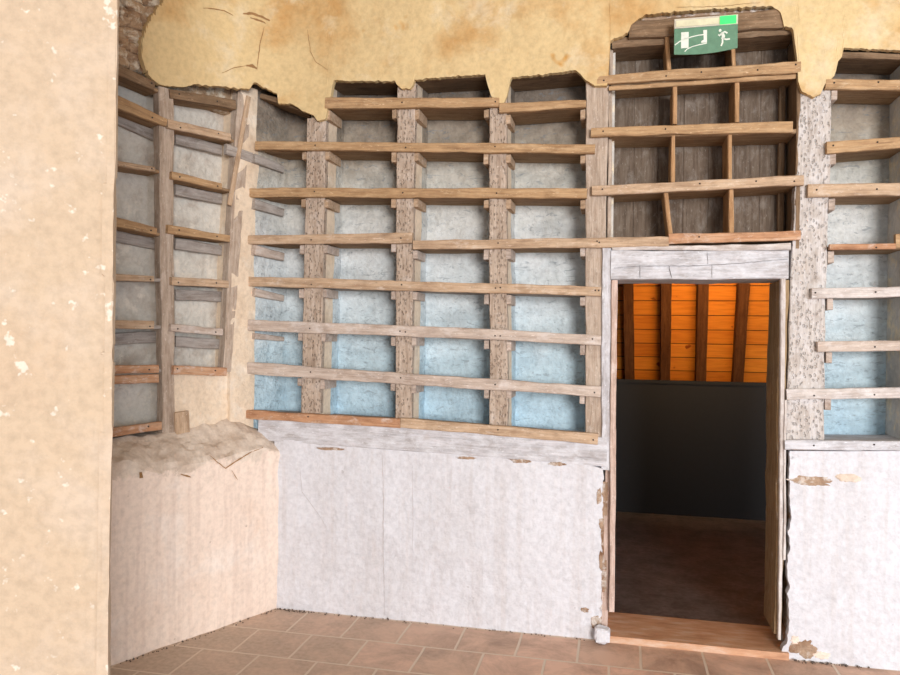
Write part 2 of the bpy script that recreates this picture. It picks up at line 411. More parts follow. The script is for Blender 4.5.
# lower plaster, left of the doorway
edgeL = lambda v: M.s_at(603, 450)+.016*nz(v*9, 2, 1)+.012*nz(v*30, 5, 1)-.02*(1-min(1, abs(v-.75)*12))*0
lowtop = interp([(M.s_at(x, y), M.z_at(x, y)) for x, y in ((262, 437), (269, 438), (330, 444), (440, 453), (520, 458), (590, 465), (606, 470))])
sheet('lower_plaster', pM(0), lambda v: -.03, edgeL, 110, lambda t: 0.0, lambda t: lowtop(t)+.008*nz(t*14, 1, 1)+.006*nz(t*40, 3, 1), 70, .05, MT['white'], .014, parent=wb)
lowtopR = interp([(M.s_at(x, y), M.z_at(x, y)) for x, y in ((785, 451), (900, 451))])
edgeR = lambda v: M.s_at(790, 450)+.016*nz(v*8, 12, 1)+.012*nz(v*27, 15, 1)-(.05*max(0, 1-v*14))
sheet('lower_plaster', pM(-.005), edgeR, lambda v: sFar, 50, lambda t: 0.0, lambda t: lowtopR(t), 70, .05, MT['white'], .014, parent=wb)

# upper yellow plaster: follows left wall, rounds the corner, then the door wall
edge = interp([(139, 20), (141, 53), (147, 73), (154, 80), (161, 85), (172, 86), (183, 87), (197, 84), (209, 86), (221, 86), (234, 88), (250, 89), (254, 81), (263, 87),
    (277, 93), (278, 103), (293, 104), (303, 111), (313, 115), (318, 121), (326, 119), (327, 111), (328, 100), (331, 95), (333, 80), (343, 81), (395, 81), (397, 85),
    (401, 88), (408, 89), (413, 85), (414, 80), (430, 78), (485, 74), (487, 83), (491, 96), (497, 103), (504, 103), (507, 94), (510, 81), (511, 77), (545, 74), (576, 70.5),
    (580, 74), (584, 79), (595, 86), (607, 86), (609, 80), (610, 41), (628, 33), (631, 25), (644, 15), (713, 9), (772, 6), (781, 13), (784, 27), (793, 28), (797, 60),
    (798, 80), (801, 91), (812, 97), (820, 95), (826, 82), (835, 76), (838, 61), (843, 56), (844, 47), (900, 50), (960, 52)])
UD = -.008
# plan path with a rounded corner
cornerP = LU.o + LU.y*UD + LU.x*0
# intersection of the two front lines
def isect(p, r, q, s):
    den = r.x*s.y-r.y*s.x; t = ((q.x-p.x)*s.y-(q.y-p.y)*s.x)/den; return p+r*t
IC = isect(LU.o+LU.y*UD, LU.x, M.o+M.y*UD, M.x)
RT = .42                                         # tangent length of the rounded corner
P0 = IC-LU.x*RT; P2 = IC+M.x*RT
def path(t):
    """t<0 along the left wall, 0..1 round the corner, >1 along the door wall (metres)"""
    if t < 0: return P0+LU.x*t, LU.y
    if t > 1: return P2+M.x*(t-1), M.y
    p = P0*(1-t)**2+IC*2*t*(1-t)+P2*t*t
    tg = ((IC-P0)*(1-t)+(P2-IC)*t).normalized()
    return p, Vector((-tg.y, tg.x))
def zlo(t):
    p, n = path(t); z = 2.9
    for _ in range(3):
        px, py = project((p.x, p.y, z)); z = EYE + 0
        yy = edge(px) + 1.6*nz(px*.25, 2, 2)
        # solve for z on this plan point at image row yy
        u = None
        ca, sa = math.cos(ROLL), math.sin(ROLL)
        z = EYE + p.y*(((337.5-yy)/F) + (p.x/p.y)*sa)/ca
    return z
def keep_up(p, z):
    px, py = project((p.x, p.y, z))
    lim = interp([(-80, 196), (-20, 172), (0, 163), (20, 150), (40, 141), (60, 141), (73, 147)])(py)
    return px > lim+3*nz(py*.12, 4, 4)
tEnd = 1+(M.w(sFar, 0, 0).xy-P2).dot(M.x)
NT = 620
wup = sheet('upper_plaster', path, lambda v: -.75, lambda v: tEnd, NT, zlo, lambda t: ZTOP, 60, .035, MT['yellow'], .012, keep=keep_up, parent=wb)

# cracks in the plaster: narrow ribbons lying in the surface
def ribbon(name, pts, w, hitf, mat, parent):
    V, Fc = [], []
    P = []
    for (a, b), (c, d) in zip(pts, pts[1:]):
        k = max(2, int(math.hypot(c-a, d-b)/3))
        P += [(a+(c-a)*i/k, b+(d-b)*i/k) for i in range(k)]
    P.append(pts[-1]); P = [(x+.5*nz(x*.4, y*.4, 1), y+.5*nz(x*.4, y*.4, 8)) for x, y in P]
    Q = [hitf(*p) for p in P]
    for i, q in enumerate(Q):
        a, b = Q[max(0, i-1)], Q[min(len(Q)-1, i+1)]
        tg = (b-a).normalized(); view = Vector((q.x, q.y, q.z-EYE)).normalized()
        sd = tg.cross(view).normalized(); ww = .75*w*(.35+.65*abs(math.sin(math.pi*(i+.5)/len(Q))))*(1+.6*nz(i*.7, 3, 3))
        V += [q-sd*ww, q+sd*ww, q+sd*ww+view*.006, q-sd*ww+view*.006]
    for i in range(len(Q)-1):
        a = i*4
        for k in range(4): Fc.append((a+k, a+(k+1) % 4, a+4+(k+1) % 4, a+4+k))
    o = mesh_obj(name, V, Fc, mat, parent)
    if parent: o.matrix_parent_inverse = parent.matrix_basis.inverted()
    return o
def patch(px, py, rx, ry, mat, fr, parent, sgn=1, off=-.003, seed=0, name='broken_plaster'):
    # ragged scab of broken plaster lying on a wall face, its rim irregular
    sc, zc = fr.hit(px, py); k = fr.w(sc, 0, 0).y/F; rx, ry = rx*k, ry*k
    V, Fc = [], []; nr, na = 5, 40
    for j in range(nr+1):
        for i in range(na):
            a = 2*math.pi*i/na; q = 1+.45*nz(math.cos(a)*1.6+seed, math.sin(a)*1.6, 1)+.3*nz(math.cos(a)*5+seed, math.sin(a)*5, 4)
            s, z = sc+math.cos(a)*rx*q*j/nr, max(.002, zc+math.sin(a)*ry*q*j/nr); p = fr.o+fr.x*s
            w = .014*(nz(p.x*2.3, p.y*2.3, z*2.3)+.5*nz(p.x*7, p.y*7, z*7)+.25*nz(p.x*22, p.y*22, z*22))
            d = w+off+(.006 if j == nr else 0)-.003*abs(nz(s*60, z*60, seed))
            V.append(fr.w(s, d, z))
    for j in range(nr):
        for i in range(na):
            a, b = j*na+i, j*na+(i+1) % na; Fc.append((a, b, b+na, a+na))
    return mesh_obj(name, V, Fc, mat, parent)
def hit_up(px, py):
    # nearest point of the rounded plaster surface under a picture position
    best = None
    lo, hi = -.75, tEnd
    for _ in range(40):
        mid = (lo+hi)/2; p, n = path(mid); r = ray(px, py)
        if p.x/p.y < r.x: lo = mid
        else: hi = mid
    p, n = path((lo+hi)/2); r = ray(px, py); q = p-n*.0
    z = EYE+r.z*p.y
    amp = .012*(nz(p.x*2.3, p.y*2.3, z*2.3)+.5*nz(p.x*7, p.y*7, z*7)+.25*nz(p.x*22, p.y*22, z*22))
    p = p+n*(amp-.003); return Vector((p.x, p.y, z))
for pts, w in (([(203, 8), (214, 9), (224, 11), (233, 16)], .004), ([(243, 14), (252, 14), (262, 17), (270, 21)], .010), ([(250, 18), (262, 22), (266, 24)], .006),
               ([(264, 28), (260, 44), (258, 60), (257, 70)], .0035), ([(246, 66), (252, 66), (257, 69)], .010), ([(246, 66), (234, 68), (222, 73)], .0025),
               ([(308, 30), (311, 52), (316, 62), (328, 70)], .002), ([(676, 8), (712, 7), (760, 3)], .0015)):
    ribbon('crack', pts, w, hit_up, MT['crack'], wb)
hM = lambda px, py: M.w(M.s_at(px, py), -.001, M.z_at(px, py))
def surfM(px, py):
    s, z = M.hit(px, py); p = M.o+M.x*s
    q = .014*(nz(p.x*2.3, p.y*2.3, z*2.3)+.5*nz(p.x*7, p.y*7, z*7)+.25*nz(p.x*22, p.y*22, z*22))
    return M.w(s, q-.002, z)
ribbon('crack', [(382, 452), (384, 500), (383, 560), (385, 615)], .0025, surfM, MT['crack_grey'], wb)
ribbon('crack', [(300, 468), (302, 492), (322, 520), (328, 532)], .0015, surfM, MT['crack_grey'], wb)
ribbon('crack', [(412, 466), (413, 520), (412, 560)], .0012, surfM, MT['crack_grey'], wb)

for i, a in enumerate(((812, 481, 22, 5), (848, 478, 14, 4), (803, 648, 13, 9), (822, 655, 9, 4), (795, 640, 5, 5))):
    patch(*a, MT['core' if i in (0, 2) else 'pink'], M, wb, seed=i*3, off=-.008)
for i, a in enumerate(((599, 497, 3, 8), (601, 523, 2.5, 6), (596, 622, 5, 7), (601, 560, 2, 10), (521, 461, 12, 2.2), (556, 464, 9, 2), (585, 610, 4, 3), (466, 458, 10, 1.6), (330, 449, 14, 1.6))):
    patch(*a, MT['core'], M, wb, seed=40+i*3, off=-.004)
# ------------------------------------------------------------------ shelving
def hitd(fr, px, py, d=-.01): return fr.hit(px, py, d)
def make_rack(fr, name, label, cat, group, base_s):
    return thing(name, label, cat, tuple(fr.w(base_s, 0, 0)), fr.ang, group)
def rail(root, base, fr, row, mat, d=-.012, t=.03, nails=(), name='rail', wob=.0045):
    x0, a0, b0, x1, a1, b1 = row
    s0, zt0 = fr.hit(x0, a0, d); zb0 = fr.z_at(x0, b0, d); s1, zt1 = fr.hit(x1, a1, d); zb1 = fr.z_at(x1, b1, d)
    p0 = (s0, d, (zt0+zb0)/2); p1 = (s1, d, (zt1+zb1)/2)
    o = plank(name, root, MT[mat], p0, p1, zt0-zb0, zt1-zb1, t, wob, base=base)
    L = math.hypot(s1-s0, p1[2]-p0[2])
    for ns in nails:
        x = (ns-s0)/(s1-s0)*L
        if .01 < x < L-.01: nail(o, x, -.002, R2.uniform(-.008, .008))
    return dict(s0=s0, s1=s1, z0=p0[2], z1=p1[2], h0=zt0-zb0, h1=zt1-zb1, o=o)
def zline(r, s): f = (s-r['s0'])/(r['s1']-r['s0']); return r['z0']+(r['z1']-r['z0'])*f-(r['h0']+(r['h1']-r['h0'])*f)/2
def shelf(root, base, r, sa, sb, mat='board', d0=.02, d1=.25, h=.02):
    za, zb = zline(r, sa)+h/2+.002, zline(r, sb)+h/2+.002
    plank('shelf', root, MT[mat], (sa, d0, za), (sb, d0, zb), h, h, d1-d0, .002, base=base)
def cleat(root, base, s, z, mat, w=.026, h=.05, d0=.012, d1=.2, tilt=.0):
    zj = R2.uniform(-.004, .004); hh = h*R2.uniform(.85, 1.15)
    plank('cleat', root, MT[mat], (s-w/2, d0+R2.uniform(0, .012), z-hh/2+zj), (s+w/2, d0, z-hh/2+zj), hh, hh, d1-d0, .001, base=base, seg=.03)
def post(root, base, fr, top, bot, mat, d=.02, t=.05, name='post', wob=.004):
    """top/bot = (y, x_left, x_right)"""
    (yt, a, b), (yb, c, e) = top, bot
    s0, s1 = fr.s_at(a, yt, d), fr.s_at(b, yt, d); q0, q1 = fr.s_at(c, yb, d), fr.s_at(e, yb, d)
    zt, zb = fr.z_at((a+b)/2, yt, d), fr.z_at((c+e)/2, yb, d)
    plank(name, root, MT[mat], ((q0+q1)/2, d, zb), ((s0+s1)/2, d, zt), q1-q0, s1-s0, t, wob, base=base)
    def edges(z):
        f = (z-zb)/(zt-zb); return q0+(s0-q0)*f, q1+(s1-q1)*f
    return edges

# ---- main rack, left of the doorway
base = (s248, 0, zSill)
rk = thing('wall_shelving', 'wide weathered wooden wall shelving with pale blue niches left of the doorway', 'shelving', tuple(M.w(*base)), M.ang)
P1 = post(rk, base, M, (118, 307, 326), (413, 301, 320), 'post')
P2p = post(rk, base, M, (84, 397, 415), (420, 395, 411), 'post')
P3 = post(rk, base, M, (95, 489, 506), (428, 489, 507), 'post')
P4 = post(rk, base, M, (78, 586, 609), (440, 585, 602), 'post_smooth', t=.08)
s_left = M.s_at(252, 300, .02)
posts = [P1, P2p, P3, P4]
def pc(k, z): a, b = posts[k](z); return (a+b)/2
rows = [
    ([(325, 97, 108, 499, 97.5, 106.5), (499.5, 103, 113, 586, 100, 107)], 'rail_warm', 'board'),
    ([(255, 141, 149.5, 595, 144, 153)], 'rail_warm', 'board'),
    ([(245, 188, 197, 587, 188, 198)], 'rail_warm', 'board'),
    ([(247, 235.5, 244, 412, 232.5, 243), (413, 240, 249, 669, 236.5, 246.5)], 'rail_mid', 'board'),
    ([(245.5, 276.5, 286, 601, 287, 296.5)], 'rail_mid', 'board_grey'),
    ([(244.5, 319, 330, 601, 334.5, 345)], 'rail_pale', 'board_grey'),
    ([(243, 362, 374, 601, 386.5, 397)], 'rail_pale', 'board_grey'),
    ([(245.5, 410, 418.5, 400, 419, 428), (400.5, 418, 427.5, 598, 434, 444.5)], 'rail_rust', 'board_grey'),
]
for k, (segs, rm, sm) in enumerate(rows):
    R = []
    for q, sg in enumerate(segs):
        zc = M.z_at((sg[0]+sg[3])/2, (sg[1]+sg[4])/2)
        ns = []
        for j in range(4): ns += [pc(j, zc)+R2.uniform(-.012, .012)]+([pc(j, zc)+.02] if R2.random() < .3 else [])
        m = rm
        if k == 7 and q == 1: m = 'rail_mid'
        R.append(rail(rk, base, M, sg, m, nails=ns, d=-.014 if k < 7 else -.02, t=.032 if k < 7 else .045))
    def rl(s):
        for r in R:
            if r['s0']-.01 <= s <= r['s1']+.01: return r
        return R[0] if s < R[0]['s0'] else R[-1]
    zc = R[0]['z0']
    st = 0 if k > 0 else 1
    for j in range(st, 4):
        sa = s_left-.02+.0*j if j == 0 else posts[j-1](zc)[1]
        sb = posts[j](zc)[0]
        r = rl((sa+sb)/2)
        if k < 7:
            if j == 0: sa = s_left-.01+.06
            shelf(rk, base, r, sa+.004, sb-.004, sm, d0=.02 if j else .05)
            cm = 'rail_mid' if k < 3 else 'rail_pale'
            if j > 0: cleat(rk, base, sa+.014, zline(r, sa)-.002, cm)
            cleat(rk, base, sb-.014, zline(r, sb)-.002, cm)
        else:
            plank('shelf', rk, MT['board_grey'], (sa+.0 if j else sa+.07, .025, zline(r, sa)+.02), (sb, .025, zline(r, sb)+.02), .02, .02, .21, .002, base=base)
# upper niche header boards under the plaster
for xa, ya, xb, yb in ((332, 86, 396, 86), (414, 84, 488, 80), (509, 82, 583, 76)):
    z0 = M.z_at(xa, ya-3, .05); z1 = M.z_at(xb, yb-3, .05)
    plank('header_board', rk, MT['old_dark'], (M.s_at(xa, ya, .05)-.03, .03, z0+.01), (M.s_at(xb, yb, .05)+.03, .03, z1+.01), .03, .03, .225, .003, base=base)
plank('header_board', rk, MT['old_dark'], (M.s_at(262, 100, .05), .03, M.z_at(262, 96, .05)), (M.s_at(306, 108, .05), .03, M.z_at(306, 110, .05)), .03, .03, .2, .004, base=base)

# partitions behind the posts and the reveal at the doorway side (part of the wall)
def partition(pf, z0, z1, mat, d0=.068, grow=.0):
    a0, b0 = pf(z0); a1, b1 = pf(z1)
    V = []
    n = 40
    Fc = []
    for i in range(n+1):
        f = i/n; z = z0+(z1-z0)*f; a, b = a0+(a1-a0)*f, b0+(b1-b0)*f
        w = .006*nz(z*9, a0*5, 1)+.004*nz(z*30, a0, 2)
        prof = ((a+.006, d0), (a+.004+w*.3, .16), (a-.004, BACK+.03), (b+.020+w, BACK+.03), (b+.006+w, .17), (b-.004+w, d0))
        V += [M.w(s, d, z) for s, d in prof]
    for i in range(n):
        for k in range(6):
            p, q = i*6+k, i*6+(k+1) % 6; Fc.append((q, p, p+6, q+6))
    Fc.append(tuple(range(6))); Fc.append(tuple(n*6+k for k in reversed(range(6))))
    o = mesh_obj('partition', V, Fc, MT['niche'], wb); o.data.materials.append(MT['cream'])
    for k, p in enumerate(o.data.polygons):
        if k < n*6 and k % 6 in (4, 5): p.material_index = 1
    return o
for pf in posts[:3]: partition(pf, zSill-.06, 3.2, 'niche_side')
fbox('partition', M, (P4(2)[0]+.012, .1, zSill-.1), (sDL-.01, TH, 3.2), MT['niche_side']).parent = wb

# sill beam under the shelving
sb0, zz0 = M.hit(258, 428.5, -.004); sb1, zz1 = M.hit(607, 452, -.004)
sbm = plank('sill_beam', None, MT['beam_white'], (0, 0, 0), (math.hypot(sb1-sb0, zz1-zz0), 0, 0), M.z_at(258, 418)-M.z_at(262, 441), M.z_at(607, 440)-M.z_at(600, 469), .24, .004)
sbm.location = M.w(sb0, -.002, zz0); sbm.rotation_euler = (Matrix.Rotation(M.ang, 3, 'Z') @ Matrix.Rotation(-math.atan2(zz1-zz0, sb1-sb0), 3, 'Y')).to_euler()
tag(sbm, 'long pale grey timber sill beam under the lowest shelf left of the doorway', 'beam')

# ---- pigeonhole rack over the doorway
base = (M.s_at(609, 240), 0, M.z_at(700, 250))
dk = thing('pigeonhole_shelving', 'dark-backed wooden pigeonhole shelving built over the doorway', 'shelving', tuple(M.w(*base)), M.ang)
sl, sr = M.s_at(609, 150), M.s_at(797, 150)
zt_ = M.z_at(700, 20); zb_ = M.z_at(700, 250)
n = 7
for i in range(n):                      # back made of upright boards
    a = sl+(sr-sl)*i/n; b = sl+(sr-sl)*(i+1)/n
    plank('back_board', dk, MT['dark_back'], ((a+b)/2, BACK-.01+.0015*(i % 2), zb_-.02), ((a+b)/2, BACK-.01, zt_-.02), b-a+.001, b-a+.001, .03, .0005, base=base)
plank('side_board', dk, MT['old_dark'], (sr+.012, .02, zb_), (sr+.012, .02, M.z_at(797, 30)), .024, .024, .24, .002, base=base)
plank('side_board', dk, MT['post_smooth'], (sl+.004, .06, zb_), (sl+.004, .06, M.z_at(609, 45)), .02, .02, .2, .002, base=base)
s_b = M.s_at(782, 150, .2)
plank('batten', dk, MT['old_dark'], (s_b, .2, zb_), (s_b, .2, M.z_at(782, 84, .2)), .03, .03, .04, .002, base=base)
drows = [((597, 76, 85, 801, 60, 71.5), 'rail_warm'), ((591, 128, 136.5, 793, 121, 132), 'rail_warm'), ((592, 185.5, 195, 804, 175, 185), 'rail_mid'), ((669, 234, 244, 801, 230, 239), 'rail_rust')]
DR = []
sP4 = M.s_at(597, 130); sP5 = M.s_at(799, 130)
for row, m in drows:
    nn = [M.s_at(x, 150) for x in (603, 665, 700, 756, 794)]
    r = rail(dk, base, M, row, m, d=-.016, t=.03, nails=[x for x in nn if R2.random() < .75]); DR.append(r)
    shelf(dk, base, r, max(r['s0'], sl+.006), sr-.002, 'board', d0=.016, d1=.248, h=.022)
# double lath seen under the topmost rail
rail(dk, base, M, (609, 86, 90, 796, 73.5, 78), 'rail_warm', d=0, t=.02)
rail(dk, base, M, (612, 246.5, 250, 791, 243, 249.5), 'rail_white', d=-.01, t=.2, name='shelf')
def divider(x0t, x1t, yt, x0b, x1b, yb, mat='lath'):
    d = .015
    a = M.s_at((x0t+x1t)/2, yt, d); b = M.s_at((x0b+x1b)/2, yb, d)
    w = max(.018, (x1t-x0t)/200.)
    plank('divider', dk, MT[mat], (b, d, M.z_at(x0b, yb, d)), (a, d, M.z_at(x0t, yt, d)), w, w, .225, .002, base=base)
for a in ((665, 669.5, 36, 667, 671.5, 70), (731, 735, 33, 732, 736, 66), (672.5, 677, 86, 672.5, 677, 124), (735, 739.5, 79, 735, 739.5, 122),
          (671, 675, 133, 671, 675, 184), (728, 732, 130, 728, 732, 180), (663.5, 668, 192, 669, 673, 237), (729, 734, 187, 729, 734, 234)):
    divider(*a)
# plank exposed under the plaster above the pigeonholes
rail(dk, base, M, (612, 37, 48, 796, 22, 33), 'old_dark', d=.036, t=.21, name='header_board', wob=.006)
e0, y0 = M.hit(629, 29.5, .0); e1, y1 = M.hit(786, 18, .0)
hp = plank('header_plank', None, MT['old_dark'], (0, 0, 0), (math.hypot(e1-e0, y1-y0), 0, 0), M.z_at(629, 21)-M.z_at(629, 38), M.z_at(786, 9)-M.z_at(786, 27), .034, .008)
hp.location = M.w(e0, -.001, y0); hp.rotation_euler = (Matrix.Rotation(M.ang, 3, 'Z') @ Matrix.Rotation(-math.atan2(y1-y0, e1-e0), 3, 'Y')).to_euler()
tag(hp, 'rough brown header plank bedded in plaster above the pigeonholes', 'plank')

# ---- right rack
base = (M.s_at(790, 445), 0, M.z_at(790, 445))
rr = thing('wall_shelving', 'narrow weathered shelving with pale blue niches right of the doorway', 'shelving', tuple(M.w(*base)), M.ang)
P5 = post(rr, base, M, (90, 799, 831), (442, 786, 824), 'post_white', t=.07, wob=.006)
rrows = [((826, 78, 88, 915, 79, 89), 'rail_warm', 'board'), ((827, 141.5, 153, 915, 135, 146), 'rail_warm', 'board'), ((808, 184, 197, 915, 183, 195), 'rail_mid', 'board'),
         ((830, 244, 250, 896, 243, 249), 'rail_rust', 'board'), ((812, 288, 298.5, 915, 287, 297), 'rail_white', 'board_grey'), ((818, 341.5, 352, 915, 341, 351), 'rail_pale', 'board_grey'),
         ((787, 390, 400, 915, 387, 398), 'rail_white', 'board_grey'), ((785, 440, 449.5, 915, 441.5, 451), 'beam_white', 'board_grey')]
sS = sEnd
for k, (row, m, sm) in enumerate(rrows):
    r = rail(rr, base, M, row, m, nails=[M.s_at(x, 200) for x in (816 if k not in (0, 1, 3) else 832, 876)], d=-.012 if k < 7 else -.02, t=.03 if k < 7 else .26)
    if k < 7:
        sa = P5(r['z0'])[1]
        shelf(rr, base, r, sa+.004, sS-.004, sm)
        cleat(rr, base, sa+.014, zline(r, sa)-.002, 'rail_pale', h=.055)
rail(rr, base, M, (896, 234, 248, 915, 233, 247), 'rail_warm', d=-.004, t=.03)
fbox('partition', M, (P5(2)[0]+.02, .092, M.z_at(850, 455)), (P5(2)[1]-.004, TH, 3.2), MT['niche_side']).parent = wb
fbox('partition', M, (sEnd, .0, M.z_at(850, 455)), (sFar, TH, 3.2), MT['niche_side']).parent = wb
plank('header_board', rr, MT['old_dark'], (M.s_at(840, 60), .03, M.z_at(840, 52)), (sEnd, .03, M.z_at(905, 54)), .03, .03, .225, .003, base=base)

# ------------------------------------------------------------------ doorway
dw = struct(bpy.data.objects.new('door_1', None)); COL.objects.link(dw)
dbase = (sDL, 0, 0); dw.location = M.w(*dbase); dw.rotation_euler = (0, 0, M.ang)
rail(dw, dbase, M, (611, 250.5, 279.5, 789, 249.5, 278), 'beam_white', d=-.004, t=.32, name='lintel', wob=.004)
def vert(name, mat, top, bot, d, t, wob=.003): post(dw, dbase, M, top, bot, mat, d, t, name, wob)
hl = lambda px, py: M.w(M.s_at(px, py, -.008), -.0085, M.z_at(px, py, -.008))
for pts, w in (([(614, 268), (640, 266), (690, 266), (730, 264), (788, 259)], .0016), ([(640, 266), (640, 278)], .0012), ([(669, 266), (672, 278)], .0012), ([(712, 265), (712, 278)], .001), ([(707, 252), (708, 264)], .001)):
    ribbon('crack', pts, w, hl, MT['gap_soft'], dw)
vert('casing', 'beam_white', (248, 602, 611.5), (470, 601, 610), .004, .05)
vert('jamb', 'jamb_pink', (280, 611.5, 617.5), (612, 609, 614.5), -.008, .12)
vert('jamb', 'jamb_pink', (470, 605, 611), (640, 600, 607), .03, .25)
vert('casing', 'rail_white', (278, 781, 786), (640, 778, 781), .0, .04)
vert('jamb', 'jamb_brown', (280, 780, 789), (634, 774, 781), .03, .29, .008)
vert('stop', 'rail_white', (400, 784.5, 787), (560, 783, 785.5), -.004, .03)
# threshold
V, Fc = box_vf((M.s_at(604, 640)-sDL, -.02, 0), (M.s_at(784, 652)-sDL+.02, TH, .035))
th = mesh_obj('threshold', V, Fc, MT['threshold'], dw)
fbox('masonry_reveal', M, (sDR+.035, .02, 0), (sDR+.10, TH, zSill-.06), MT['core']).parent = wb

# ------------------------------------------------------------------ left wall
wl = struct(mesh_obj('wall_left', *(lambda V, Fc: ([LU.w(*v) for v in V], Fc))(*box_vf((-2.6, .16, 0), (.5, .4, ZTOP))), MT['niche_left']))
sheet('niche_back', lambda t: (LU.o+LU.x*t+LU.y*.14, LU.y), lambda v: -1.4, lambda v: .1, 60, lambda t: .9, lambda t: 3.2, 80, .03, MT['niche_left'], .02, parent=wl)
# plaster strip between corner post and the door wall's first niche
sc0 = LU.s_at(231, 300, 0)
sheet('corner_plaster', lambda t: (LU.o+LU.x*t, LU.y), lambda v: LU.s_at(231+14*max(0, (v-.5)), 300), lambda v: .035+.03*nz(v*7, 1, 5), 12, lambda t: .9, lambda t: LU.z_at(240, 84), 90, .15, MT['cream'], .012, parent=wl)
sheet('corner_plaster', lambda t: (LU.o+LU.x*t+LU.y*.008, LU.y), lambda v: .02, lambda v: .33, 12, lambda t: .9, lambda t: 3.2, 90, .15, MT['niche'], .014, parent=wl)
# filled niche under the lowest right-hand shelf
sheet('filled_niche', lambda t: (LU.o+LU.x*t+LU.y*.025, LU.y), lambda v: LU.s_at(174, 400), lambda v: LU.s_at(240, 400), 20, lambda t: .9, lambda t: LU.z_at(200, 373), 20, .12, MT['cream'], .02, parent=wl)
# lower wall with its slumped ledge
so = (LU.o-LL.o).dot(LL.y)       # set-back of the upper wall
V, Fc = [], []
nt_, = (90,)
prof_n = 12
ledge_y = interp([(100, 478), (130, 470), (160, 476), (190, 466), (215, 462), (235, 455), (262, 448), (280, 452)])
back_y = interp([(100, 441), (160, 438), (190, 432), (225, 424), (250, 418), (262, 420), (280, 428)])
Lx0, Lx1 = -2.4, .05
def low_pt(i, j):
    s = Lx0+(Lx1-Lx0)*i/120
    p = LL.w(s, 0, 1.0); px, _ = project(p) if p.y > .5 else (0, 0)
    zf = EYE-(ledge_y(px)-336)/F*p.y; q = LL.w(s, so+.01, 0); zb = EYE-(back_y(px)-334)/F*q.y
    if j <= 40: d, z = 0, zf*j/40; sh = 1
    else:
        f = (j-40)/12; d = (so+.02)*(f**.9); z = zf+(zb-zf)*(f**.7); sh = 1
    P = LL.w(s, d, z)
    r = .014*(nz(P.x*2.3, P.y*2.3, z*2.3)+.5*nz(P.x*8, P.y*8, z*8))
    if j > 30: r += .012*min(1, (j-30)/10)*(nz(P.x*9, P.y*9, z*9)+.6*nz(P.x*24, P.y*24, z*24))
    if j > 40: P.z += r*1.4
    else: P = LL.w(s, d+r, z)
    return P
for i in range(121):
    for j in range(53): V.append(low_pt(i, j))
for i in range(120):
    for j in range(52): Fc.append((i*53+j, (i+1)*53+j, (i+1)*53+j+1, i*53+j+1))
nb = len(V)
for i in range(121): V.append(LL.w(Lx0+(Lx1-Lx0)*i/120, so+.15, V[i*53+52].z)); V.append(LL.w(Lx0+(Lx1-Lx0)*i/120, so+.15, 0))
for i in range(120):
    Fc.append((i*53+52, (i+1)*53+52, nb+2*i+2, nb+2*i)); Fc.append((nb+2*i, nb+2*i+2, nb+2*i+3, nb+2*i+1))
    Fc.append((nb+2*i+1, nb+2*i+3, (i+1)*53, i*53))
lw = mesh_obj('lower_plaster', V, Fc, MT['pink'], wl)
def surfL(px, py):
    s, z = LL.hit(px, py); P = LL.w(s, 0, z)
    r = .014*(nz(P.x*2.3, P.y*2.3, z*2.3)+.5*nz(P.x*8, P.y*8, z*8))
    return LL.w(s, r-.01, z)
for pts, w in (([(208, 455), (216, 462), (224, 468), (236, 460), (250, 452), (262, 447)], .004), ([(140, 472), (141, 478)], .012), ([(180, 474), (190, 477)], .005), ([(230, 470), (236, 480)], .002)):
    ribbon('crack', pts, w, surfL, MT['crack'], wl)

# left rack
base = (LU.s_at(113, 436), 0, LU.z_at(113, 436))
lk = thing('wall_shelving', 'grey-brown sagging shelving on the left side wall beside the corner', 'shelving', tuple(LU.w(*base)), LU.ang)
PL = post(lk, base, LU, (88, 159, 174), (437, 163, 175), 'post_smooth', d=.01, t=.06, wob=.005)
PC = post(lk, base, LU, (90, 239, 253), (372, 223, 231), 'post_smooth', d=.0, t=.06, wob=.005)
post(lk, base, LU, (96, 247, 251), (205, 228, 232), 'rail_mid', d=-.014, t=.014, name='lath')
post(lk, base, LU, (412, 175, 189), (436, 176, 190), 'rail_mid', d=-.005, t=.07, name='block')
post(lk, base, LU, (88, 96, 108), (437, 98, 109), 'post_smooth', d=.01, t=.06)
Arows = [((90, 50, 62, 155, 81, 90), 'old_dark'), ((96, 84, 99, 167, 119, 127), 'rail_warm'), ((96, 157, 163, 155, 167.5, 172), 'rail_mid'), ((96, 212, 222, 157, 228, 235), 'rail_warm'),
         ((96, 273, 281, 154, 276, 281.5), 'rail_mid'), ((96, 320, 329, 154, 321, 329), 'rail_mid'), ((96, 366.5, 375, 159, 365, 373), 'rail_rust'), ((96, 431, 440, 162, 422, 430), 'rail_rust')]
Brows = [((170, 89, 98, 236, 100, 109), 'old_dark'), ((168, 119, 128, 231, 133, 141), 'rail_mid'), ((172, 171, 179, 222, 183, 189.5), 'rail_warm'), ((168, 224.5, 233, 230, 235, 241.5), 'rail_warm'),
         ((172, 277, 285, 229, 281, 288), 'rail_mid'), ((171, 324, 331, 223, 328, 335), 'rail_pale'), ((174, 365, 374.5, 227, 367.5, 375.5), 'rail_rust')]
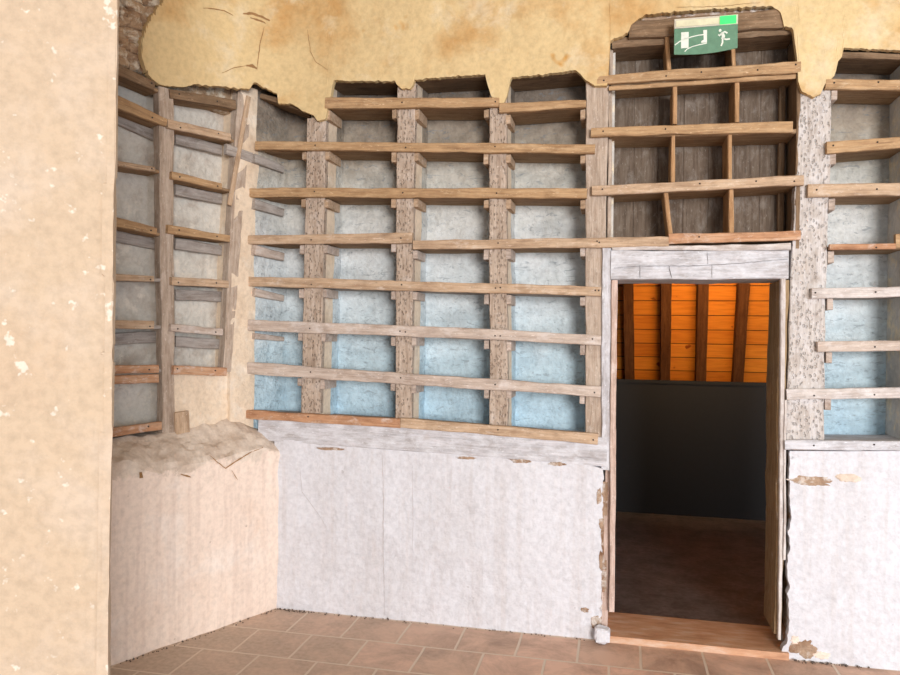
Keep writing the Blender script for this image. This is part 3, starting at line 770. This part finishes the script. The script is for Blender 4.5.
for k, (row, m) in enumerate(Arows):
    r = rail(lk, base, LU, row, m, d=-.014 if k else .0, t=.026, nails=[LU.s_at(x, 200) for x in (150,)], wob=.004)
    sa, sb = LU.s_at(96, 200), PL(r['z1'])[0]-.003
    shelf(lk, base, r, sa, sb, 'board' if k < 4 else 'board_grey', d0=.014, d1=.138, h=.018)
    if k in (1, 3, 5): rail(lk, base, LU, (100, row[2]+5, row[2]+17, 156, row[5]+3, row[5]+14), 'board_grey', d=.105, t=.03, name='cleat', wob=.004)
    if k == 6: rail(lk, base, LU, (96, 376, 385, 159, 374.5, 383), 'rail_rust', d=-.006, t=.02)
for k, (row, m) in enumerate(Brows):
    r = rail(lk, base, LU, row, m, d=-.014 if k else .0, t=.026, nails=[LU.s_at(x, 200) for x in (178, 216)], wob=.004)
    sa, sb = PL(r['z0'])[1]+.002, PC(r['z1'])[0]-.003
    shelf(lk, base, r, sa, max(sb, r['s1']-.02), 'board' if k < 4 else 'board_grey', d0=.014, d1=.138, h=.018)
    if 0 < k < 6: rail(lk, base, LU, (176, row[2]+5, row[2]+16, 222, row[5]+4, row[5]+14), 'board_grey', d=.09, t=.03, name='cleat', wob=.004)
# cleats that run round into the first niche of the door wall
for yl, yr, th_ in ((154, 165, 9), (199, 208, 10), (245, 252, 10), (288, 294, 8), (333, 336, 6)):
    s0 = LU.s_at(252, yl); s1 = LU.s_at(281, yr)
    plank('cleat', lk, MT['rail_pale' if yl > 230 else 'board_grey'], (s0, -.03, LU.z_at(252, yl+th_/2)), (s1, -.03, LU.z_at(281, yr+th_/2)), th_/168., th_/168.*.8, .035, .003, base=base)
plank('cleat', lk, MT['board_grey'], (LU.s_at(226, 148), -.008, LU.z_at(226, 149)), (LU.s_at(252, 157), -.008, LU.z_at(252, 158)), .06, .06, .03, .003, base=base)

# exposed rubble stones top left (each stone a piece of the left wall)
rs = random.Random(11)
def stone(px, py, w, h, fr=LU, d=.06, parent=wl, name='rubble_stone', mat='rubble', dep=.10):
    s, z = fr.hit(px, py, d); V, Fc = [], []
    nu, nv = 12, 8; sd = rs.random()*99
    for j in range(nv+1):
        la = -math.pi/2+math.pi*j/nv
        for i in range(nu):
            lo = 2*math.pi*i/nu
            x, y, zz = math.cos(la)*math.cos(lo), math.cos(la)*math.sin(lo), math.sin(la)
            f = lambda a: math.copysign(abs(a)**.6, a)
            k = 1+.28*nz(x*1.8+sd, y*1.8, zz*1.8)
            V.append(fr.w(s+f(x)*w/2*k, d+f(y)*dep*k, z+f(zz)*h/2*k))
    for j in range(nv):
        for i in range(nu):
            a, b = j*nu+i, j*nu+(i+1) % nu; Fc.append((a, b, b+nu, a+nu))
    return mesh_obj(name, V, Fc, MT[mat], parent)
for row, y in enumerate((-16, -6, 5, 15, 25, 35, 45, 55, 64)):
    x = 103+rs.random()*6
    lim = interp([(-12, 170), (0, 165), (20, 154), (40, 146), (60, 149), (72, 153)])(y)
    while x < lim+8:
        w = rs.uniform(12, 24); stone(x+w/2, y+(x-110)*.3+rs.uniform(-2, 2), (w+5)/185., rs.uniform(.066, .08), d=.09+rs.uniform(-.015, .02), dep=.07); x += w
fbox('rubble_bed', LU, (-1.6, .09, LU.z_at(140, 82)), (.3, .165, ZTOP), MT['rubble']).parent = wl

# ------------------------------------------------------------------ near pier on the left
pl = [(-3.2, 1.55), (-.908, 2.02), (-1.020, 2.28), (-3.2, 2.28)]
def ppath(t):
    a, b, c = Vector(pl[0]), Vector(pl[1]), Vector(pl[2])
    L1 = (b-a).length
    tg1 = (b-a).normalized(); n1 = Vector((-tg1.y, tg1.x))
    if t <= L1: return a+tg1*t, n1
    tg = (c-b).normalized(); return b+tg*(t-L1), Vector((-tg.y, tg.x))
L1 = (Vector(pl[1])-Vector(pl[0])).length
V, Fc = box_vf((0, 0, 0), (1, 1, 1)); V = []
for z in (0, ZTOP):
    for x, y in ((-3.19, 1.58), (-.945, 2.05), (-1.05, 2.28), (-3.19, 2.28)): V.append((x, y, z))
pr = struct(mesh_obj('wall_pier', V, Fc, MT['core'])); pr.name = 'wall_near'
sheet('plaster_face', ppath, lambda v: 0+.0*v, lambda v: L1+.006*nz(v*6, 3, 3)+.003*nz(v*30, 3, 3), 110, lambda t: 0, lambda t: ZTOP, 150, .03, MT['pier'], .010, parent=pr)
sheet('plaster_face', ppath, lambda v: L1+.001, lambda v: L1+.27, 8, lambda t: 0, lambda t: ZTOP, 150, .02, MT['pier'], .006, parent=pr)

# ------------------------------------------------------------------ room beyond the doorway
dP = None
for k in range(400):
    d = 1+k*.01
    if M.z_at(640, 513, d) < 0.03+1e-9 or True:
        z = M.z_at(640, 513, d)
        if z <= .03: dP = d; break
zP = M.z_at(690, 381, dP)
s_a, s_z = sDL-1.2, sDR+2.2
bf = struct(mesh_obj('floor', *box_vf((s_a, TH, -.02), (s_z, dP+.6, .03)), MT['back_floor'], loc=(M.o.x, M.o.y, 0), rot=(0, 0, M.ang)))
lp = fbox('low_partition', M, (s_a+.02, dP, .03), (s_z-.02, dP+.04, zP-.03), MT['panel_black'])
lp.data.transform(Matrix.Translation(-M.w(1.5, dP, .03))); lp.location = M.w(1.5, dP, .03)
V, Fc = box_vf((s_a+.02, dP-.012, zP-.03), (s_z-.02, dP+.052, zP)); cap = mesh_obj('cap_rail', [M.w(*v) for v in V], Fc, MT['panel_black']); cap.parent = lp
cap.data.transform(Matrix.Translation(-lp.location))
tag(lp, 'low black partition panel standing behind the doorway under the orange boards', 'partition')
# sloping boarded ceiling
d1 = dP+.36; z1 = .95; d2 = dP-.90; z2 = 3.05
sl_ang = math.atan2(z2-z1, d2-d1)
Ls = math.hypot(z2-z1, d2-d1)
V, Fc = box_vf((0, 0, -.03), (s_z-s_a, Ls, 0))
rc = struct(mesh_obj('ceiling', V, Fc, MT['pine_boards'])); rc.location = M.w(s_a, d1, z1)
tilt = math.atan2(z2-z1, d2-d1)      # slope direction in the (d, z) plane
rc.rotation_euler = (Matrix.Rotation(M.ang, 3, 'Z') @ Matrix.Rotation(tilt, 3, 'X')).to_euler()
def slope_pt(px, py):
    # intersect view ray with roof slope
    lo, hi = .5, dP+1
    for _ in range(40):
        m_ = (lo+hi)/2; s, z = M.hit(px, py, m_)
        zs = z1+(z2-z1)*(m_-d1)/(d2-d1)
        if z < zs: lo = m_
        else: hi = m_
    s, z = M.hit(px, py, lo)
    return s, lo, z
for k, (xt, xb, lab) in enumerate(((628, 629.5, 'leftmost'), (665.5, 664.5, 'second from left'), (702, 699.5, 'third from left'), (742, 736.5, 'rightmost'))):
    a = slope_pt(xt, 285); b = slope_pt(xb, 375)
    pa = M.w(*a); pb = M.w(*b); ax = (pa-pb).normalized()
    up = Vector((M.y.x, M.y.y, 0)); yax = (up-ax*up.dot(ax)).normalized(); zax = ax.cross(yax)
    st = pb+ax*((1.0-pb.z)/ax.z); Lr = 1.95
    o = plank('rafter', None, MT['rafter'], (0, 0, 0), (Lr, 0, 0), .088, .088, .11, .003)
    o.location = st-yax*.112; mt = Matrix((ax, yax, zax)).transposed(); o.rotation_euler = mt.to_euler()
    tag(o, 'brown roof rafter against orange boards through the doorway, %s of four' % lab, 'rafter', 'rafters beyond the doorway')
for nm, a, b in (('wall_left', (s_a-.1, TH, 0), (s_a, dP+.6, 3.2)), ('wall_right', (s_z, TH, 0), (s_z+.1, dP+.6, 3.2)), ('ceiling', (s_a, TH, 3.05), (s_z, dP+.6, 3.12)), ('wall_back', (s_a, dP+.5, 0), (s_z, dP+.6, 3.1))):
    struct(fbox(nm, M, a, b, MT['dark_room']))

# ------------------------------------------------------------------ emergency exit sign
sd = -.09
s0, zt = M.hit(674.5, 19.5, sd); s1, zb = M.hit(737.5, 49, sd)
zt1 = M.z_at(737.5, 18, sd); H = zt-zb; Wd = s1-s0
sg = thing('exit_sign', 'green emergency exit sign with running figure hung above the doorway', 'sign', tuple(M.w((s0+s1)/2, sd, zb)), M.ang)
def sbox(name, a, b, mat, parent=sg): return mesh_obj(name, *box_vf(a, b), MT[mat], parent)
X0 = -Wd/2
# panel with bowed lower edge
V, Fc = [], []
n = 24
for i in range(n+1):
    f = i/n; x = X0+Wd*f; zb_l = -.012*math.sin(math.pi*f)-.006+.012*f
    for y in (0, .006): V += [(x, y, zb_l), (x, y, H*.72)]
for i in range(n):
    a = i*4; Fc += [(a, a+4, a+5, a+1), (a+2, a+3, a+7, a+6), (a, a+2, a+6, a+4), (a+1, a+5, a+7, a+3)]
Fc += [(0, 1, 3, 2), (n*4, n*4+2, n*4+3, n*4+1)]
mesh_obj('panel', V, Fc, MT['sign_green'], sg)
hs = sbox('housing', (X0, -.004, H*.72), (X0+Wd, .045, H*1.0), 'sign_case')
sbox('diffuser', (X0+.008, -.008, H*.76), (X0+Wd*.70, -.004, H*.94), 'sign_cream', hs)
sbox('lamp', (X0+Wd*.72, -.01, H*.74), (X0+Wd*.97, -.004, H*.97), 'sign_lamp', hs)
sbox('bracket', (-.02, .045, H*.8), (.02, -sd-.008, H*.9), 'sign_case', sg)
y = -.0015
def poly(name, pts, mat='sign_white', parent=sg):
    n = len(pts); V = [(X0+Wd*a, y, H*b) for a, b in pts]+[(X0+Wd*a, .001, H*b) for a, b in pts]
    Fc = [tuple(range(n)), tuple(reversed(range(n, 2*n)))]+[(i, n+i, n+(i+1) % n, (i+1) % n) for i in range(n)]
    return mesh_obj(name, V, Fc, MT[mat], parent)
poly('door_pictogram', [(.11, .13), (.23, .13), (.23, .60), (.11, .60)])
def stroke(pts, w, parent=sg, name='curved_line'):
    L = []; Rr = []
    for i, p in enumerate(pts):
        a, b = pts[max(0, i-1)], pts[min(len(pts)-1, i+1)]
        dx, dy = (b[0]-a[0])*Wd, (b[1]-a[1])*H; l = math.hypot(dx, dy); nx, ny = -dy/l*w, dx/l*w
        L.append((p[0]+nx/Wd, p[1]+ny/H)); Rr.append((p[0]-nx/Wd, p[1]-ny/H))
    V = []; Fc = []
    for a, b in zip(L, Rr):
        V += [(X0+Wd*a[0], y, H*a[1]), (X0+Wd*b[0], y, H*b[1]), (X0+Wd*b[0], .001, H*b[1]), (X0+Wd*a[0], .001, H*a[1])]
    for i in range(len(pts)-1):
        for k in range(4): Fc.append((i*4+k, i*4+(k+1) % 4, i*4+4+(k+1) % 4, i*4+4+k))
    Fc += [(3, 2, 1, 0), tuple(len(V)-4+k for k in range(4))]
    return mesh_obj(name, V, Fc, MT['sign_white'], parent)
stroke([(.01, .24), (.08, .33), (.16, .39), (.28, .45), (.38, .48), (.47, .49)], .0026)  # thin white curved lines across the panel
stroke([(.17, .03), (.21, .10), (.29, .16), (.40, .20), (.52, .23)], .0022)
poly('arrow_head', [(.46, .62), (.52, .62), (.52, .25), (.43, .25), (.43, .30), (.47, .34)])
# running figure: head, torso, arms, legs in one shape each
fig = stroke([(.755, .50), (.78, .40), (.765, .32)], .0075, name='running_figure')
poly('head', [(.725+.022*math.cos(k*math.pi/5), .575+.045*math.sin(k*math.pi/5)) for k in range(10)], parent=fig)
for nm, pts in (('arm', [(.75, .49), (.80, .53), (.84, .48)]), ('arm', [(.75, .49), (.715, .42), (.70, .46)]), ('leg', [(.77, .34), (.82, .30), (.88, .31)]), ('leg', [(.765, .33), (.765, .22), (.745, .12)])):
    stroke(pts, .0038, fig, nm)

# ------------------------------------------------------------------ loose bits
st_ = stone(602, 636, .085, .085, M, .0, None, 'loose_stone', 'white', .04)
c = sum((v.co for v in st_.data.vertices), Vector())/len(st_.data.vertices)
zmin = min(v.co.z for v in st_.data.vertices)
st_.data.transform(Matrix.Translation((-c.x, -c.y, -zmin))); st_.location = (c.x-M.y.x*.045, c.y-M.y.y*.045, .001)
tag(st_, 'small whitewashed stone on the floor at the left foot of the doorway', 'stone')
V, Fc = [], []
def crumb(p, r):
    n = len(V)
    for k in range(6):
        a = [(1, 0, 0), (-1, 0, 0), (0, 1, 0), (0, -1, 0), (0, 0, 1), (0, 0, -.6)][k]
        V.append((p.x+a[0]*r*rs.uniform(.6, 1.2), p.y+a[1]*r*rs.uniform(.6, 1.2), .0+r*.6+a[2]*r*rs.uniform(.6, 1)))
    for f in ((0, 2, 4), (2, 1, 4), (1, 3, 4), (3, 0, 4), (2, 0, 5), (1, 2, 5), (3, 1, 5), (0, 3, 5)): Fc.append(tuple(n+i for i in f))
for k in range(230):
    if k % 3: p = M.w(rs.uniform(0, sDL) if k % 2 else rs.gauss(.12, .08), -abs(rs.gauss(0, .012))-.012, 0)
    else: p = LL.w(-rs.random()*1.2, -abs(rs.gauss(0, .015))-.01, 0)
    crumb(p, rs.uniform(.002, .006)*(1.5 if rs.random() < .08 else 1))
for k in range(60):
    p = M.w(sDR+.05+rs.random()*.35, -.012-abs(rs.gauss(0, .012)), 0); crumb(p, rs.uniform(.002, .008))
db = mesh_obj('plaster_crumbs', V, Fc, MT['debris']); db['kind'] = 'stuff'; tag(db, 'dark plaster crumbs and dust lying along the foot of the walls', 'debris')

# rest of the room shell, behind and above the camera
struct(mesh_obj('ceiling', *box_vf((-3.6, -3.2, ZTOP), (4.6, 5.2, ZTOP+.1)), MT['yellow']))

# ------------------------------------------------------------------ camera and light
cam = bpy.data.cameras.new('camera'); co = bpy.data.objects.new('camera', cam); COL.objects.link(co)
cam.sensor_width = 36; cam.lens = 36*F/900; cam.clip_start = .05; cam.clip_end = 100
ca, sa = math.cos(ROLL), math.sin(ROLL)
mw = Matrix(((ca, -sa, 0), (0, 0, -1), (sa, ca, 0))).to_4x4()
co.matrix_world = Matrix.Translation((0, 0, EYE)) @ mw
SC.camera = co
def area(name, loc, target, sx, sy, power, col, spread=180):
    l = bpy.data.lights.new(name, 'AREA'); l.shape = 'RECTANGLE'; l.size = sx; l.size_y = sy; l.energy = power; l.color = col
    l.spread = math.radians(spread)
    o = bpy.data.objects.new(name, l); COL.objects.link(o); o.location = loc
    o.rotation_euler = (Vector(target)-Vector(loc)).to_track_quat('-Z', 'Y').to_euler(); return o
area('window_daylight', (2.7, -9.5, 2.4), (0, 4, 1.6), 3.2, 3.0, 1200, (1, .96, .93))
area('side_fill_light', (4.3, -1.6, 1.4), (1.6, 3.8, .7), 1.5, 1.6, 34, (.66, .81, 1))  # cool fill added from the right to brighten the walls, no window there
rp = M.w(2.75, 1.0, 2.8); tg = M.w(2.7, dP-.2, 1.95)
area('roof_board_light', rp, tg, .8, .4, 12, (1, .62, .3), 75)  # unseen warm area light behind the wall, aimed at the roof boards
w = bpy.data.worlds.new('world'); SC.world = w; w.use_nodes = True
bg = w.node_tree.nodes['Background']; bg.inputs[0].default_value = (.86, .93, 1, 1); bg.inputs[1].default_value = .8
SC.view_settings.view_transform = 'Standard'; SC.view_settings.look = 'None'; SC.view_settings.gamma = 1
SC.view_settings.use_curve_mapping = False; SC.view_settings.exposure = .3
